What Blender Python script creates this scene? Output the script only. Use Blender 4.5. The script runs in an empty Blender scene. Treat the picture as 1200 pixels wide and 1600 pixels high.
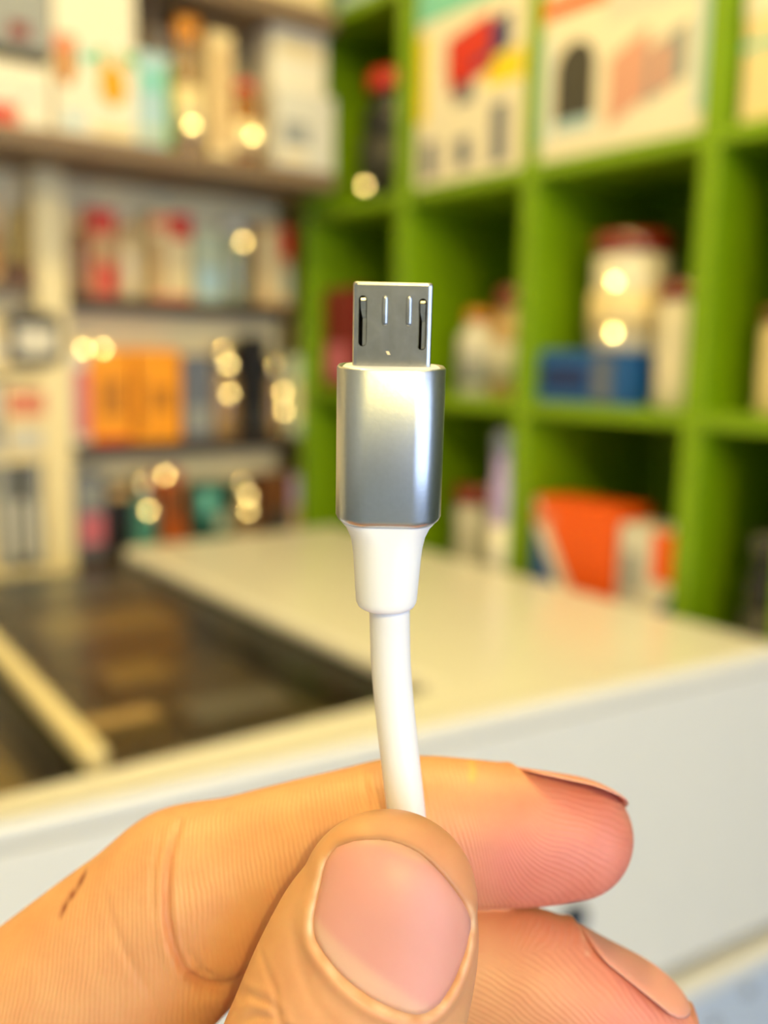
import bpy, bmesh, math, random
import numpy as np
from mathutils import Vector, Matrix
import openvdb

random.seed(7)
C = bpy.context.scene
COL = C.collection

# ------------------------------------------------------------------ camera
FP = 1486.0                      # focal length in pixels of the 1200x1600 frame
PHI, PITCH, ROLL = math.radians(52.9), math.radians(9.18), math.radians(1.07)
Fw = Vector((math.cos(PHI)*math.cos(PITCH), math.sin(PHI)*math.cos(PITCH), -math.sin(PITCH)))
r0 = Vector((math.sin(PHI), -math.cos(PHI), 0))
u0 = r0.cross(Fw)
Rt = math.cos(ROLL)*r0 + math.sin(ROLL)*u0
Up = math.cos(ROLL)*u0 - math.sin(ROLL)*r0
EYE = Vector((0, 0, 1.22))
cam = bpy.data.cameras.new('camera')
camo = bpy.data.objects.new('camera', cam)
COL.objects.link(camo)
R3 = Matrix((Rt, Up, -Fw)).transposed()
camo.matrix_world = Matrix.Translation(EYE) @ R3.to_4x4()
cam.sensor_fit = 'VERTICAL'
cam.sensor_height = 36.0
cam.lens = 36.0*FP/1600.0
cam.clip_start = 0.005
D0 = 0.082                       # distance of the plug's plane
cam.dof.use_dof = True
cam.dof.focus_distance = 0.0795
cam.dof.aperture_fstop = cam.lens/2.3
C.camera = camo

# ------------------------------------------------------------------ world, lights, exposure
w = bpy.data.worlds.new('World')
C.world = w
w.use_nodes = True
bg = w.node_tree.nodes['Background']
bg.inputs[0].default_value = (0.50, 0.70, 1.0, 1)
bg.inputs[1].default_value = 0.3
WARM = (1.0, 0.77, 0.26)
LAMPS = [   # ceiling spots: position, power, radius
    ((-1.00, -2.05, 2.62), 112, 0.03, 'ceiling spotlight behind the viewer that lights the hand'),
    ((0.62, 0.25, 2.62), 10, 0.03, 'ceiling spotlight nearest the green shelves'),
    ((0.25, 0.90, 2.62), 9, 0.03, 'ceiling spotlight over the dark counter bay'),
    ((0.10, 0.42, 2.62), 29, 0.03, 'ceiling spotlight just beyond the hand'),
]
C.view_settings.view_transform = 'Standard'
C.view_settings.look = 'None'
C.view_settings.gamma = 1.0
C.view_settings.use_curve_mapping = False
C.view_settings.exposure = 0.10
C.cycles.sample_clamp_indirect = 6.0
C.cycles.use_denoising = True

# daylight from the open shop front, to the right of and behind the camera
sky = bpy.data.lights.new('shopfront_daylight', 'AREA')
sky.shape = 'RECTANGLE'; sky.size = 2.3; sky.size_y = 2.2
sky.color = (0.60, 0.735, 1.0); sky.energy = 50
sko = bpy.data.objects.new('shopfront_daylight', sky); COL.objects.link(sko)
sko.location = (0.18, -2.47, 1.2)
sko.rotation_euler = Vector((0, -1, 0)).to_track_quat('Z', 'Y').to_euler()

# ------------------------------------------------------------------ helpers
def ray(px, py):
    return Fw + (px-600)/FP*Rt - (py-800)/FP*Up
def on(px, py, axis, val):       # where the line of sight meets a real plane of the shop
    d = ray(px, py)
    return EYE + d*((val-EYE[axis])/d[axis])

def srgb(c):
    return tuple(((v/255)/12.92 if v/255 <= .04045 else (((v/255)+.055)/1.055)**2.4) for v in c)
_m = {}
def mat(name, col, rough=.5, metal=0., trans=0., var=.06, bump=0., scale=60., coat=0., spec=None):
    """procedural principled material; col is sRGB 0..255"""
    if name in _m: return _m[name]
    m = bpy.data.materials.new(name)
    m.use_nodes = True
    nt = m.node_tree
    b = nt.nodes['Principled BSDF']
    b.inputs['Roughness'].default_value = rough
    b.inputs['Metallic'].default_value = metal
    b.inputs['Transmission Weight'].default_value = trans
    b.inputs['Coat Weight'].default_value = coat
    if spec is not None: b.inputs['Specular IOR Level'].default_value = spec
    lin = srgb(col)
    tc = nt.nodes.new('ShaderNodeTexCoord')
    nz = nt.nodes.new('ShaderNodeTexNoise')
    nz.inputs['Scale'].default_value = scale
    nz.inputs['Detail'].default_value = 4
    nt.links.new(tc.outputs['Object'], nz.inputs['Vector'])
    mx = nt.nodes.new('ShaderNodeMix'); mx.data_type = 'RGBA'
    mx.inputs[6].default_value = tuple(v*(1-var) for v in lin)+(1,)
    mx.inputs[7].default_value = tuple(min(1, v*(1+var)) for v in lin)+(1,)
    nt.links.new(nz.outputs['Fac'], mx.inputs[0])
    nt.links.new(mx.outputs[2], b.inputs['Base Color'])
    if bump:
        bp = nt.nodes.new('ShaderNodeBump')
        bp.inputs['Strength'].default_value = bump
        bp.inputs['Distance'].default_value = .001
        nt.links.new(nz.outputs['Fac'], bp.inputs['Height'])
        nt.links.new(bp.outputs['Normal'], b.inputs['Normal'])
    _m[name] = m
    return m

def link(name, me, m, parent=None, smooth=False):
    o = bpy.data.objects.new(name, me)
    COL.objects.link(o)
    if m: me.materials.append(m)
    if parent: o.parent = parent
    if smooth:
        for p in me.polygons: p.use_smooth = True
    return o
def from_bm(name, bm, m, parent=None, smooth=False):
    me = bpy.data.meshes.new(name)
    bm.normal_update()
    bm.to_mesh(me); bm.free()
    return link(name, me, m, parent, smooth)
def tag(o, label, cat, group=None, kind=None):
    o['label'] = label; o['category'] = cat
    if group: o['group'] = group
    if kind: o['kind'] = kind
    return o
def empty(name, loc, rz=0):
    o = bpy.data.objects.new(name, None)
    COL.objects.link(o)
    o.location = loc; o.rotation_euler = (0, 0, rz)
    o.empty_display_size = .02
    return o
def box_bm(x0, x1, y0, y1, z0, z1, bev=0., bm=None, seg=2):
    own = bm is None
    if own: bm = bmesh.new()
    vs = [bm.verts.new((x, y, z)) for z in (z0, z1) for y in (y0, y1) for x in (x0, x1)]
    for f in ((0,2,3,1),(4,5,7,6),(0,1,5,4),(2,6,7,3),(0,4,6,2),(1,3,7,5)):
        bm.faces.new([vs[i] for i in f])
    if bev and own:
        bmesh.ops.bevel(bm, geom=bm.edges[:], offset=bev, segments=seg, affect='EDGES', profile=.5)
    return bm
def box(name, x0, x1, y0, y1, z0, z1, m, parent=None, bev=0.):
    return from_bm(name, box_bm(x0, x1, y0, y1, z0, z1, bev), m, parent)
def lathe_bm(prof, n=28, sx=1., sy=1.):
    bm = bmesh.new(); rings = []
    for r, z in prof:
        rings.append([bm.verts.new((r*sx*math.cos(2*math.pi*i/n), r*sy*math.sin(2*math.pi*i/n), z)) for i in range(n)])
    for a, b in zip(rings, rings[1:]):
        for i in range(n): bm.faces.new((a[i], a[(i+1) % n], b[(i+1) % n], b[i]))
    bm.faces.new(rings[0][::-1]); bm.faces.new(rings[-1])
    return bm
def lathe(name, prof, m, parent=None, n=28, sx=1., sy=1.):
    return from_bm(name, lathe_bm(prof, n, sx, sy), m, parent, True)
def loft(name, rings, m, parent=None, caps=True, smooth=True, closed=True):
    bm = bmesh.new(); R = [[bm.verts.new(p) for p in r] for r in rings]
    n = len(R[0])
    for a, b in zip(R, R[1:]):
        for i in range(n if closed else n-1): bm.faces.new((a[i], a[(i+1) % n], b[(i+1) % n], b[i]))
    if caps: bm.faces.new(R[0][::-1]); bm.faces.new(R[-1])
    bmesh.ops.recalc_face_normals(bm, faces=bm.faces)
    return from_bm(name, bm, m, parent, smooth)
def prism(name, pts, z0, z1, m, parent=None, bev=0., kind=None):
    bm = bmesh.new()
    a = [bm.verts.new((x, y, z0)) for x, y in pts]; b = [bm.verts.new((x, y, z1)) for x, y in pts]
    n = len(pts)
    bm.faces.new(a[::-1]); bm.faces.new(b)
    for i in range(n): bm.faces.new((a[i], a[(i+1) % n], b[(i+1) % n], b[i]))
    bmesh.ops.recalc_face_normals(bm, faces=bm.faces)
    if bev: bmesh.ops.bevel(bm, geom=bm.edges[:], offset=bev, segments=3, affect='EDGES', profile=.5)
    return from_bm(name, bm, m, parent)

# ------------------------------------------------------------------ palette
white_lam = mat('white_laminate', (232, 228, 220), .22, bump=.05, scale=30, var=.02)
green = mat('green_paint', (120, 156, 4), .42, bump=.3, scale=25, var=.1)
wall_m = mat('cream_wall_panel', (250, 230, 184), .55, bump=.2, scale=20)
brown_sh = mat('taupe_shelf_board', (128, 106, 84), .5, scale=15)
dark_sh = mat('dark_shelf_metal', (58, 46, 38), .4, scale=15)
PAL = dict(white=(234, 225, 208), cream=(236, 214, 168), red=(205, 42, 28), orange=(252, 160, 22), blue=(20, 84, 160), navy=(20, 40, 105),
           grey=(150, 152, 154), slate=(104, 110, 128), black=(22, 22, 24), brown=(110, 66, 30), teal=(120, 200, 190), amber=(190, 120, 20),
           green=(90, 165, 60), lilac=(178, 158, 206), pink=(205, 110, 130), burgundy=(122, 34, 24), yellow=(238, 210, 40), dteal=(28, 84, 76),
           palegreen=(190, 200, 178), paleblue=(170, 200, 214), rust=(176, 84, 20), tan=(206, 170, 120), redorange=(236, 92, 16), palegrey=(212, 208, 200),
           salmon=(220, 128, 96), darkgrey=(62, 60, 58), blush=(212, 156, 140), olive=(128, 106, 66), mud=(96, 80, 60), dimgrey=(112, 104, 98))
def pm(c, finish='card'):
    if finish == 'card': return mat('printed_card_'+c, PAL[c], .45)
    if finish == 'gloss': return mat('glossy_plastic_'+c, PAL[c], .18, coat=.5)
    if finish == 'glass': return mat('tinted_glass_'+c, PAL[c], .06, trans=.55, coat=.6)
    if finish == 'metal': return mat('shiny_metal_'+c, PAL[c], .12, metal=1.)

# ------------------------------------------------------------------ the room
room = (-2.2, 1.36, -2.4, 1.82, 0.0, 2.75)
floor_m = mat('grey_floor_tile', (118, 132, 156), .3, scale=4)
ceil_m = mat('white_ceiling_paint', (236, 232, 224), .8)
def struct(o):
    o['kind'] = 'structure'; return o
struct(box('floor', room[0], room[1], room[2]-1.5, room[3], -.08, 0, floor_m))
struct(box('ceiling', room[0], room[1], room[2], room[3], room[5], room[5]+.08, ceil_m))
struct(box('wall_back', room[0], room[1]+.1, room[3], room[3]+.1, 0, room[5], wall_m))
room_m = mat('pale_blue_grey_wall', (176, 184, 196), .7)
struct(box('wall_right', room[1], room[1]+.1, room[2], room[3], 0, room[5], mat('dark_green_wall', (66, 78, 62), .6)))
struct(box('wall_front', room[0], -1.0, room[2]-.1, room[2], 0, room[5], room_m))
struct(box('wall_front', -1.0, room[1]+.1, room[2]-.1, room[2], 2.35, room[5], room_m))
struct(box('wall_left', room[0]-.1, room[0], room[2], room[3], 0, room[5], room_m))
struct(box('baseboard_back', room[0], room[1], room[3]-.015, room[3], 0, .08, white_lam))

emit = bpy.data.materials.new('lamp_glow'); emit.use_nodes = True
_b = emit.node_tree.nodes['Principled BSDF']
_b.inputs['Emission Color'].default_value = WARM+(1,)
_b.inputs['Emission Strength'].default_value = 12
for i, ((x, y, z), pw, rad, lab) in enumerate(LAMPS):
    t = empty('ceiling_spotlight', (x, y, z))
    tag(t, lab, 'lamp', 'ceiling spotlights')
    lathe('housing', [(.045, 2.75-z), (.045, .02), (.04, .0), (.036, .0), (.036, .03), (.01, .035)], pm('palegrey', 'gloss'), t)
    lathe('bulb', [(.030, .034), (.030, .03), (.024, .026)], emit, t)
    l = bpy.data.lights.new('spot_light', 'POINT')
    l.energy = pw; l.color = WARM; l.shadow_soft_size = rad
    lo = bpy.data.objects.new('spot_light', l); COL.objects.link(lo); lo.parent = t
    lo.location = (0, 0, -.06)

# ------------------------------------------------------------------ white counter
ZT = EYE.z-.300
cnt = empty('counter', (0, 0, 0))
tag(cnt, 'white laminate shop counter with dark sunken display bay', 'counter')
FA, FB = Vector((.151, .604)), Vector((.916, .530))       # two points of the front edge
sl = (FB.y-FA.y)/(FB.x-FA.x)
def fy(x): return FA.y+sl*(x-FA.x)
RX, RY = .557, .646                                       # corner of the sunken bay
# top, in one L-shaped slab (front strip + right field), rounded front edge
LFT = -.2
def slab(name, pts, z0, z1, m, parent, bev):
    return prism(name, pts, z0, z1, m, parent, bev)
slab('top_panel', [(LFT, fy(LFT)), (1.34, fy(1.34)), (1.34, .545), (.955, .548), (.955, 1.415), (RX, 1.415), (RX, RY), (LFT, RY)],
     ZT-.022, ZT, white_lam, cnt, .008)
fn = Vector((sl, -1)).normalized()                        # outward normal of the front
def fbox(name, x0, x1, out0, out1, z0, z1, m, parent, bev=0.):
    pts = []
    for x, o_ in ((x0, out0), (x1, out0), (x1, out1), (x0, out1)):
        pts.append((x+fn.x*o_, fy(x)+fn.y*o_))
    return prism(name, pts, z0, z1, m, parent, bev)
fbox('front_panel', LFT, 1.34, -.022, -.0005, EYE.z-.631, ZT-.022, white_lam, cnt, .002)
fbox('ledge', LFT, 1.34, -.022, .012, EYE.z-.672, EYE.z-.650, white_lam, cnt, .004)
fbox('lower_panel', LFT, 1.34, -.022, .002, .06, EYE.z-.672, mat('blue_grey_panel', (196, 206, 222), .3, var=.02), cnt, .002)
fbox('carcass', LFT, 1.34, -.028, -.0225, .0, ZT-.14, mat('carcass_gap_shade', (104, 116, 136), .5), cnt)  # dark colour puts the shade of the gap above the ledge into the carcass
box('side_panel', .930, .952, .57, 1.41, 0, ZT-.0225, white_lam, cnt)
box('back_panel', RX, .930, 1.388, 1.41, 0, ZT-.0225, white_lam, cnt)
# sunken bay
trayf = mat('bay_brown_liner', (84, 70, 54), .45, scale=10, var=.25)
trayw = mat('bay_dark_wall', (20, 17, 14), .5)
ZB = ZT-.085
box('bay_floor', LFT, RX+.02, RY-.02, 1.415, ZB-.012, ZB, trayf, cnt)
box('bay_side', RX, RX+.018, RY-.018, 1.40, ZB, ZT-.0225, trayw, cnt)
box('bay_front', LFT, RX, RY-.018, RY, ZB, ZT-.0225, trayw, cnt)
box('bay_back', LFT, RX, 1.398, 1.415, ZB, ZT-.03, trayw, cnt)
# lock and screw on the front
def on_front(px, py, out=0.):
    d = ray(px, py)
    # plane through FA, normal fn, shifted by out
    p0 = Vector((FA.x+fn.x*out, FA.y+fn.y*out, 0)); n3 = Vector((fn.x, fn.y, 0))
    return EYE + d*((p0-EYE).dot(n3)/d.dot(n3))
def stud(name, px, py, out, r, prof, m):
    p = on_front(px, py, out)
    o = lathe(name, [(a*r, b*r) for a, b in prof], m, cnt, 24)
    o.location = p
    o.rotation_euler = Vector((fn.x, fn.y, 0)).to_track_quat('Z', 'Y').to_euler()
    return o
stud('lock', 890, 1432, -.004, .016, [(1, 0), (1, .5), (.8, .7), (.78, .4), (.3, .35), (.28, .5)], mat('lock_metal', (62, 68, 78), .3, 1.))
stud('screw', 1165, 1545, .002, .0075, [(1, 0), (1, .5), (.75, .9), (.2, 1.), (.18, .7)], mat('screw_metal', (205, 206, 208), .2, 1.))
stud('screw', 1112, 1598, .002, .0075, [(1, 0), (1, .5), (.75, .9), (.2, 1.), (.18, .7)], mat('screw_metal', (205, 206, 208), .2, 1.))

# glass over the bay
gm = bpy.data.materials.new('thin_glass'); gm.use_nodes = True
nt = gm.node_tree; nt.nodes.remove(nt.nodes['Principled BSDF'])
tr = nt.nodes.new('ShaderNodeBsdfTransparent'); gl = nt.nodes.new('ShaderNodeBsdfGlossy'); lw = nt.nodes.new('ShaderNodeLayerWeight'); fr = nt.nodes.new('ShaderNodeMath'); fr.operation = 'POWER'; fr.use_clamp = True; ms = nt.nodes.new('ShaderNodeMixShader')
tr.inputs[0].default_value = (.93, .94, .92, 1); gl.inputs['Roughness'].default_value = .24; lw.inputs['Blend'].default_value = .5; fr.inputs[1].default_value = 6.; nt.links.new(lw.outputs['Facing'], fr.inputs[0])
nt.links.new(fr.outputs[0], ms.inputs[0]); nt.links.new(tr.outputs[0], ms.inputs[1]); nt.links.new(gl.outputs[0], ms.inputs[2])
nt.links.new(ms.outputs[0], nt.nodes['Material Output'].inputs[0])
pane = box('glass_top', LFT, RX-.001, RY+.001, 1.397, ZT-.026, ZT-.022, gm, cnt)
# things lying in the bay
def bay_pack(name, label, cat, x0, x1, y0, y1, h, c, c2=None, rz=0, z=None):
    z = ZB+.0004 if z is None else z
    t = empty(name, ((x0+x1)/2, (y0+y1)/2, z), rz)
    tag(t, label, cat, 'goods lying in the counter bay')
    a, b = (x1-x0)/2, (y1-y0)/2
    box('carton', -a, a, -b, b, 0, h, pm(c), t, .003)
    if c2: box('printed_panel', -a*.85, a*.85, -b*.8, b*.8, h, h+.0006, pm(c2), t)
    return t
rail = box('divider_rail', -.009, .009, -.36, .36, 0, .018, mat('cream_rail', (238, 222, 178), .3), None, .004)
rail.location = (.262, 1.045, ZT-.0215); rail.rotation_euler.z = math.radians(-2.6)
tag(rail, 'cream bar running lengthwise across the dark counter bay', 'rail')
leg = box('rail_stand', -.006, .006, -.30, .30, 0, ZT-.030-ZB, trayw, None)
leg.location = (.262, 1.045, ZB+.0003); leg.rotation_euler.z = math.radians(-2.6)
tag(leg, 'dark upright fin under the cream bar in the counter bay', 'stand')
bay_pack('flat_pack', 'flat cream pack in the dark bay just right of the cream bar', 'box', .30, .385, .87, .905, .022, 'olive', 'tan', .0)
bay_pack('flat_pack', 'grey flat pack in the middle of the dark bay', 'box', .40, .52, .83, .90, .02, 'mud', 'dimgrey', -.05)
bay_pack('flat_pack', 'brown flat pack beside the bay wall behind the grey pack', 'box', .36, .44, .95, 1.03, .03, 'mud', 'olive', .0)
bay_pack('flat_pack', 'dark pack with tan print at the far end of the bay', 'box', .34, .52, 1.10, 1.22, .045, 'mud', 'olive', 0)
bay_pack('flat_pack', 'dark green pack near the front rim of the bay', 'box', .295, .36, .70, .80, .012, 'darkgrey', 'dteal', .5)
bay_pack('flat_pack', 'long dark pack left of the cream bar', 'box', .10, .22, .72, .92, .03, 'mud', 'olive', 0)
bay_pack('flat_pack', 'tall dark carton at the back left of the bay', 'box', .33, .54, 1.27, 1.36, .056, 'mud', 'darkgrey', 0)
bay_pack('flat_pack', 'small dark carton beyond the cream bar on its left', 'box', .12, .22, 1.05, 1.20, .04, 'mud', 'darkgrey', 0)

# ------------------------------------------------------------------ green shelf unit
GX = 1.0
gu = empty('shelf_unit', (0, 0, 0))
tag(gu, 'bright green cube shelving on the right side of the shop', 'shelves')
ROWS = [EYE.z+.272+.33*k for k in range(-4, 4)]            # tops of the shelf boards
COLS = [.5655, .705, 1.0, 1.295, 1.59]
ZG0, ZG1 = 0.0, ROWS[-1]
DG = .30
box('back_panel', GX+DG, GX+DG+.012, COLS[0], COLS[-1]+.03, ZG0, ZG1, green, gu)
for y in COLS:
    a, b = y-.013, y+.013
    box('upright', GX, GX+DG, a, b, ZG0, ZG1, green, gu, .0015)
for z in ROWS[:]:
    for ya, yb in zip(COLS, COLS[1:]):
        box('shelf', GX+.001, GX+DG, ya+.013, yb-.013, z-.020, z, green, gu, .0015)

# ------------------------------------------------------------------ left wall display
lu = empty('wall_shelf', (0, 0, 0))
tag(lu, 'cream wall display with dark shelf boards on the left', 'shelves')
LY = 1.60
XL0, XL1, XP = -.9, .983, .55
Z1, Z2, Z3 = EYE.z+.093, EYE.z-.155, EYE.z-.352
BK = 1.665
box('back_panel', XL0, XL1, BK, BK+.02, 0, 2.3, wall_m, lu)
box('post', .497, .548, LY, BK, 0, EYE.z+.29, wall_m, lu, .003)
for z in (Z1, Z2, Z3):
    box('shelf', XP, XL1, LY-.005, BK, z-.02, z, dark_sh, lu, .002)
for z in (EYE.z+.108, EYE.z-.025, EYE.z-.17, EYE.z-.36):
    box('shelf', XL0, .495, LY+.0, BK, z-.012, z, wall_m if z < EYE.z+.1 else brown_sh, lu, .002)
# the deeper upper case
UY = 1.45
ZU = EYE.z+.318
box('upper_shelf', XL0, .978, UY, BK, ZU-.028, ZU, brown_sh, lu, .003)
box('upper_shelf', XL0, .978, UY, BK, EYE.z+.553, EYE.z+.585, brown_sh, lu, .003)
box('upper_back', XL0, .965, BK-.03, BK, ZU, EYE.z+.553, wall_m, lu)
box('upper_side', .965, .978, UY+.12, BK, ZU, EYE.z+.553, wall_m, lu, .002)
box('upper_divider', .655, .668, UY+.06, BK-.03, ZU, EYE.z+.553, brown_sh, lu, .001)

# ------------------------------------------------------------------ goods
def slot(face, x0, x1, ytop, base, setback=0.):
    """real position and size of a thing that stands on the shelf of height `base`"""
    if face == 'G': ax, v, rz = 0, GX+setback, -math.pi/2
    elif face == 'L': ax, v, rz = 1, LY+setback, 0
    else: ax, v, rz = 1, UY+setback, 0
    xm = (x0+x1)/2
    # row of the base under xm
    lo, hi = ytop, 1500
    for _ in range(40):
        mid = (lo+hi)/2
        if on(xm, mid, ax, v).z > base: lo = mid
        else: hi = mid
    yb = (lo+hi)/2
    ym = (ytop+yb)/2
    A, B = on(x0, ym, ax, v), on(x1, ym, ax, v)
    top = on(xm, ytop, ax, v).z
    if face == 'G':                                       # stay inside the bay
        ymid = (A.y+B.y)/2
        for ca, cb in zip(COLS, COLS[1:]):
            if ca < ymid < cb:
                A.y, B.y = min(A.y, cb-.0145), max(B.y, ca+.0145)
    else: B.x = min(B.x, XL1-.004)
    M_ = (A+B)/2; M_.z = base+.0004
    return M_, (A-B).length, top-base, rz
def carton(face, x0, x1, ytop, base, name, label, col, prints=(), group=None, sb=0., dep=.06, cat='box', flap=True, finish='card'):
    P_, wd, ht, rz = slot(face, x0, x1, ytop, base, sb)
    t = empty(name, P_, rz)
    tag(t, label, cat, group)
    a = wd/2*.97
    box('carton', -a, a, 0, dep, 0, ht, pm(col, finish), t, min(.0025, a*.2))
    if flap: box('top_flap', -a*.96, a*.96, .002, dep*.8, ht, ht+.0012, pm(col, finish), t)
    for (u0_, v0_, u1_, v1_, c) in prints:                # printed areas of the front, 0..1
        shape = None
        if isinstance(c, tuple): c, shape = c
        X0, X1, Z0_, Z1_ = (-a+2*a*u0_), (-a+2*a*u1_), ht*v0_, ht*v1_
        bm = bmesh.new()
        cx, cz, rx, rz_ = (X0+X1)/2, (Z0_+Z1_)/2, (X1-X0)/2, (Z1_-Z0_)/2
        if shape == 'o': pts = [(cx+rx*math.cos(k*math.pi/10), cz+rz_*math.sin(k*math.pi/10)) for k in range(20)]
        elif shape == 'arch': pts = [(X0, Z0_), (X1, Z0_), (X1, cz+rz_*.3)]+[(cx+rx*math.cos(k*math.pi/10), cz+rz_*.3+rz_*.7*math.sin(k*math.pi/10)) for k in range(1, 10)]+[(X0, cz+rz_*.3)]
        elif shape == 'tri': pts = [(X0, Z0_), (X1, Z0_), (X0, Z1_)]
        elif shape == 'rtri': pts = [(X0, Z0_), (X1, Z0_), (X1, Z1_)]
        elif shape == 'slant': pts = [(X0, Z0_), (X1, Z0_+rz_*.5), (X1, Z1_), (X0, Z1_-rz_*.5)]
        else: pts = [(X0, Z0_), (X1, Z0_), (X1, Z1_), (X0, Z1_)]
        off = -.0004-.0003*(prints.index((u0_, v0_, u1_, v1_, (c, shape) if shape else c)) % 4)
        f = [bm.verts.new((x, off, z)) for x, z in pts]; g = [bm.verts.new((x, .0004, z)) for x, z in pts]
        bm.faces.new(f); bm.faces.new(g[::-1])
        n = len(pts)
        for i in range(n): bm.faces.new((f[i], g[i], g[(i+1) % n], f[(i+1) % n]))
        bmesh.ops.recalc_face_normals(bm, faces=bm.faces)
        from_bm('printed_panel', bm, pm(c), t)
    return t
def bottle(face, x0, x1, ytop, base, name, label, body, cap, group=None, sb=0., kind='bottle', finish='glass', capf='gloss', band=None, cat=None, neck=.36, caph=.14, z=None):
    P_, wd, ht, rz = slot(face, x0, x1, ytop, base, sb)
    r = wd/2*.96
    d = Vector((math.cos(rz+math.pi/2), math.sin(rz+math.pi/2), 0))
    t = empty(name, P_+d*r, rz)
    tag(t, label, cat or kind, group)
    H = ht
    if kind == 'jar':
        prof = [(r*.9, 0), (r*.98, H*.02), (r*.94, H*.2), (r*.98, H*.4), (r*.94, H*.6), (r*.96, H*(1-caph-.06)), (r*.82, H*(1-caph)), (r*.82, H*(1-caph*.5))]
        cp = [(r*1.0, H*(1-caph)), (r*1.03, H*(1-caph*.8)), (r*1.03, H*.985), (r*.9, H)]
    else:
        s = 1-caph-.20
        prof = [(r*.9, 0), (r, H*.02), (r, H*s*.5), (r*.97, H*s*.8), (r, H*s), (r*.93, H*(s+.05)), (r*.72, H*(s+.10)), (r*neck*1.05, H*(s+.14)), (r*neck, H*(1-caph)), (r*neck, H*(1-caph*.4))]
        cp = [(r*neck*1.15, H*(1-caph)), (r*neck*1.25, H*(1-caph*.85)), (r*neck*1.2, H*.97), (r*neck*.9, H)]
    lathe('body', prof, pm(body, finish), t)
    lathe('cap', cp, pm(cap, capf), t)
    if band:
        zs = (.14, .50)
        lathe('paper_label', [(r*1.0, H*zs[0]), (r*1.012, H*zs[0]), (r*1.012, H*zs[1]), (r*1.0, H*zs[1])], pm(band), t)
    return t
RA, RB, RC, RT = EYE.z+.272, EYE.z-.058, EYE.z-.388, EYE.z+.602
g1 = 'goods on the green shelves'
# top row of the green unit
carton('G', 652, 828, -60, RA, 'storage_carton', 'large white carton with teal top and red picture, green shelf upper row left',
       'white', [(0, .80, 1, 1, 'teal'), (.32, .42, .72, .70, ('red', 'slant')), (.55, .50, .86, .72, ('navy', 'slant')), (.30, .50, .70, .74, ('red', 'slant')),
                 (.66, .40, .98, .54, 'yellow'), (.38, .36, .55, .46, 'slate'), (.08, .04, .22, .22, 'slate'), (.40, .06, .54, .2, 'slate'), (.72, .04, .86, .32, 'slate'), (.0, .32, .1, .75, 'yellow')], g1, sb=.004, dep=.2)
carton('G', 838, 1114, -60, RA, 'storage_carton', 'large white carton with dark arched window picture, green shelf upper row',
       'white', [(0, .83, .42, .93, 'redorange'), (.10, .22, .36, .66, ('darkgrey', 'arch')), (.10, .15, .36, .22, 'paleblue'), (.45, .12, .68, .62, ('blush', 'slant')), (.66, .20, .90, .58, ('grey', 'slant')),
                 (.72, .26, .80, .5, 'blush'), (.95, .1, 1, .7, 'paleblue'), (.0, .1, .04, .75, 'paleblue'), (.42, .7, .98, .95, 'palegrey')], g1, sb=.004, dep=.2)
carton('G', 1162, 1262, -40, RA, 'storage_carton', 'cream carton with teal stripe at the right end of the green upper row', 'cream',
       [(0, .52, 1, .58, 'teal'), (0, .75, 1, 1, 'white')], g1, sb=.02, dep=.15)
bottle('G', 543, 607, 104, RA, 'spray_bottle', 'black bottle with red cap in the dark green cell beside the wall display', 'black', 'red', g1, sb=.03, finish='gloss', neck=.7, caph=.16, band='darkgrey')
carton('G', 520, 606, -40, RT, 'storage_carton', 'navy carton on the topmost visible green shelf by the wall display', 'navy', [(.1, .2, .8, .6, 'paleblue')], g1, sb=.02, dep=.12)
# middle row
carton('G', 825, 988, 550, RB, 'flat_carton', 'blue flat carton lying under the white canister on the green shelf', 'blue', [(.62, .08, .80, .9, 'slate'), (.05, .3, .55, .7, 'navy')], g1, sb=.02, dep=.14, finish='card')
_p, _w, _h, _r = slot('G', 825, 988, 550, RB, .02)
bottle('G', 893, 1000, 362, RB+_h+.0015, 'canister', 'tall cream canister with dark red lid standing on the blue carton', 'white', 'burgundy', g1, sb=.025, kind='jar', finish='gloss', caph=.16, band='cream')
bottle('G', 1000, 1088, 440, RB, 'canister', 'cream canister with red lid right of the blue carton on the green shelf', 'white', 'burgundy', g1, sb=.02, kind='jar', finish='gloss', caph=.13)
bottle('G', 700, 746, 482, RB, 'lotion_bottle', 'grey bottle with orange cap on the green middle shelf behind the metal sleeve', 'palegrey', 'amber', g1, sb=.03, finish='gloss', neck=.6, caph=.15, band='grey')
bottle('G', 748, 806, 446, RB, 'lotion_bottle', 'taller greyish bottle with red cap beside the orange-capped bottle', 'tan', 'burgundy', g1, sb=.04, finish='gloss', neck=.7, caph=.18, band='palegrey')
carton('G', 505, 550, 452, RB, 'slim_carton', 'slim dark red carton in the green cell left of the plug tip', 'burgundy', [(.1, .1, .9, .45, 'pink')], g1, sb=.02, dep=.05)
bottle('G', 1168, 1235, 480, RB, 'canister', 'cream canister at the right edge of the green middle shelf', 'cream', 'brown', g1, sb=.03, kind='jar', finish='gloss')
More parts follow.
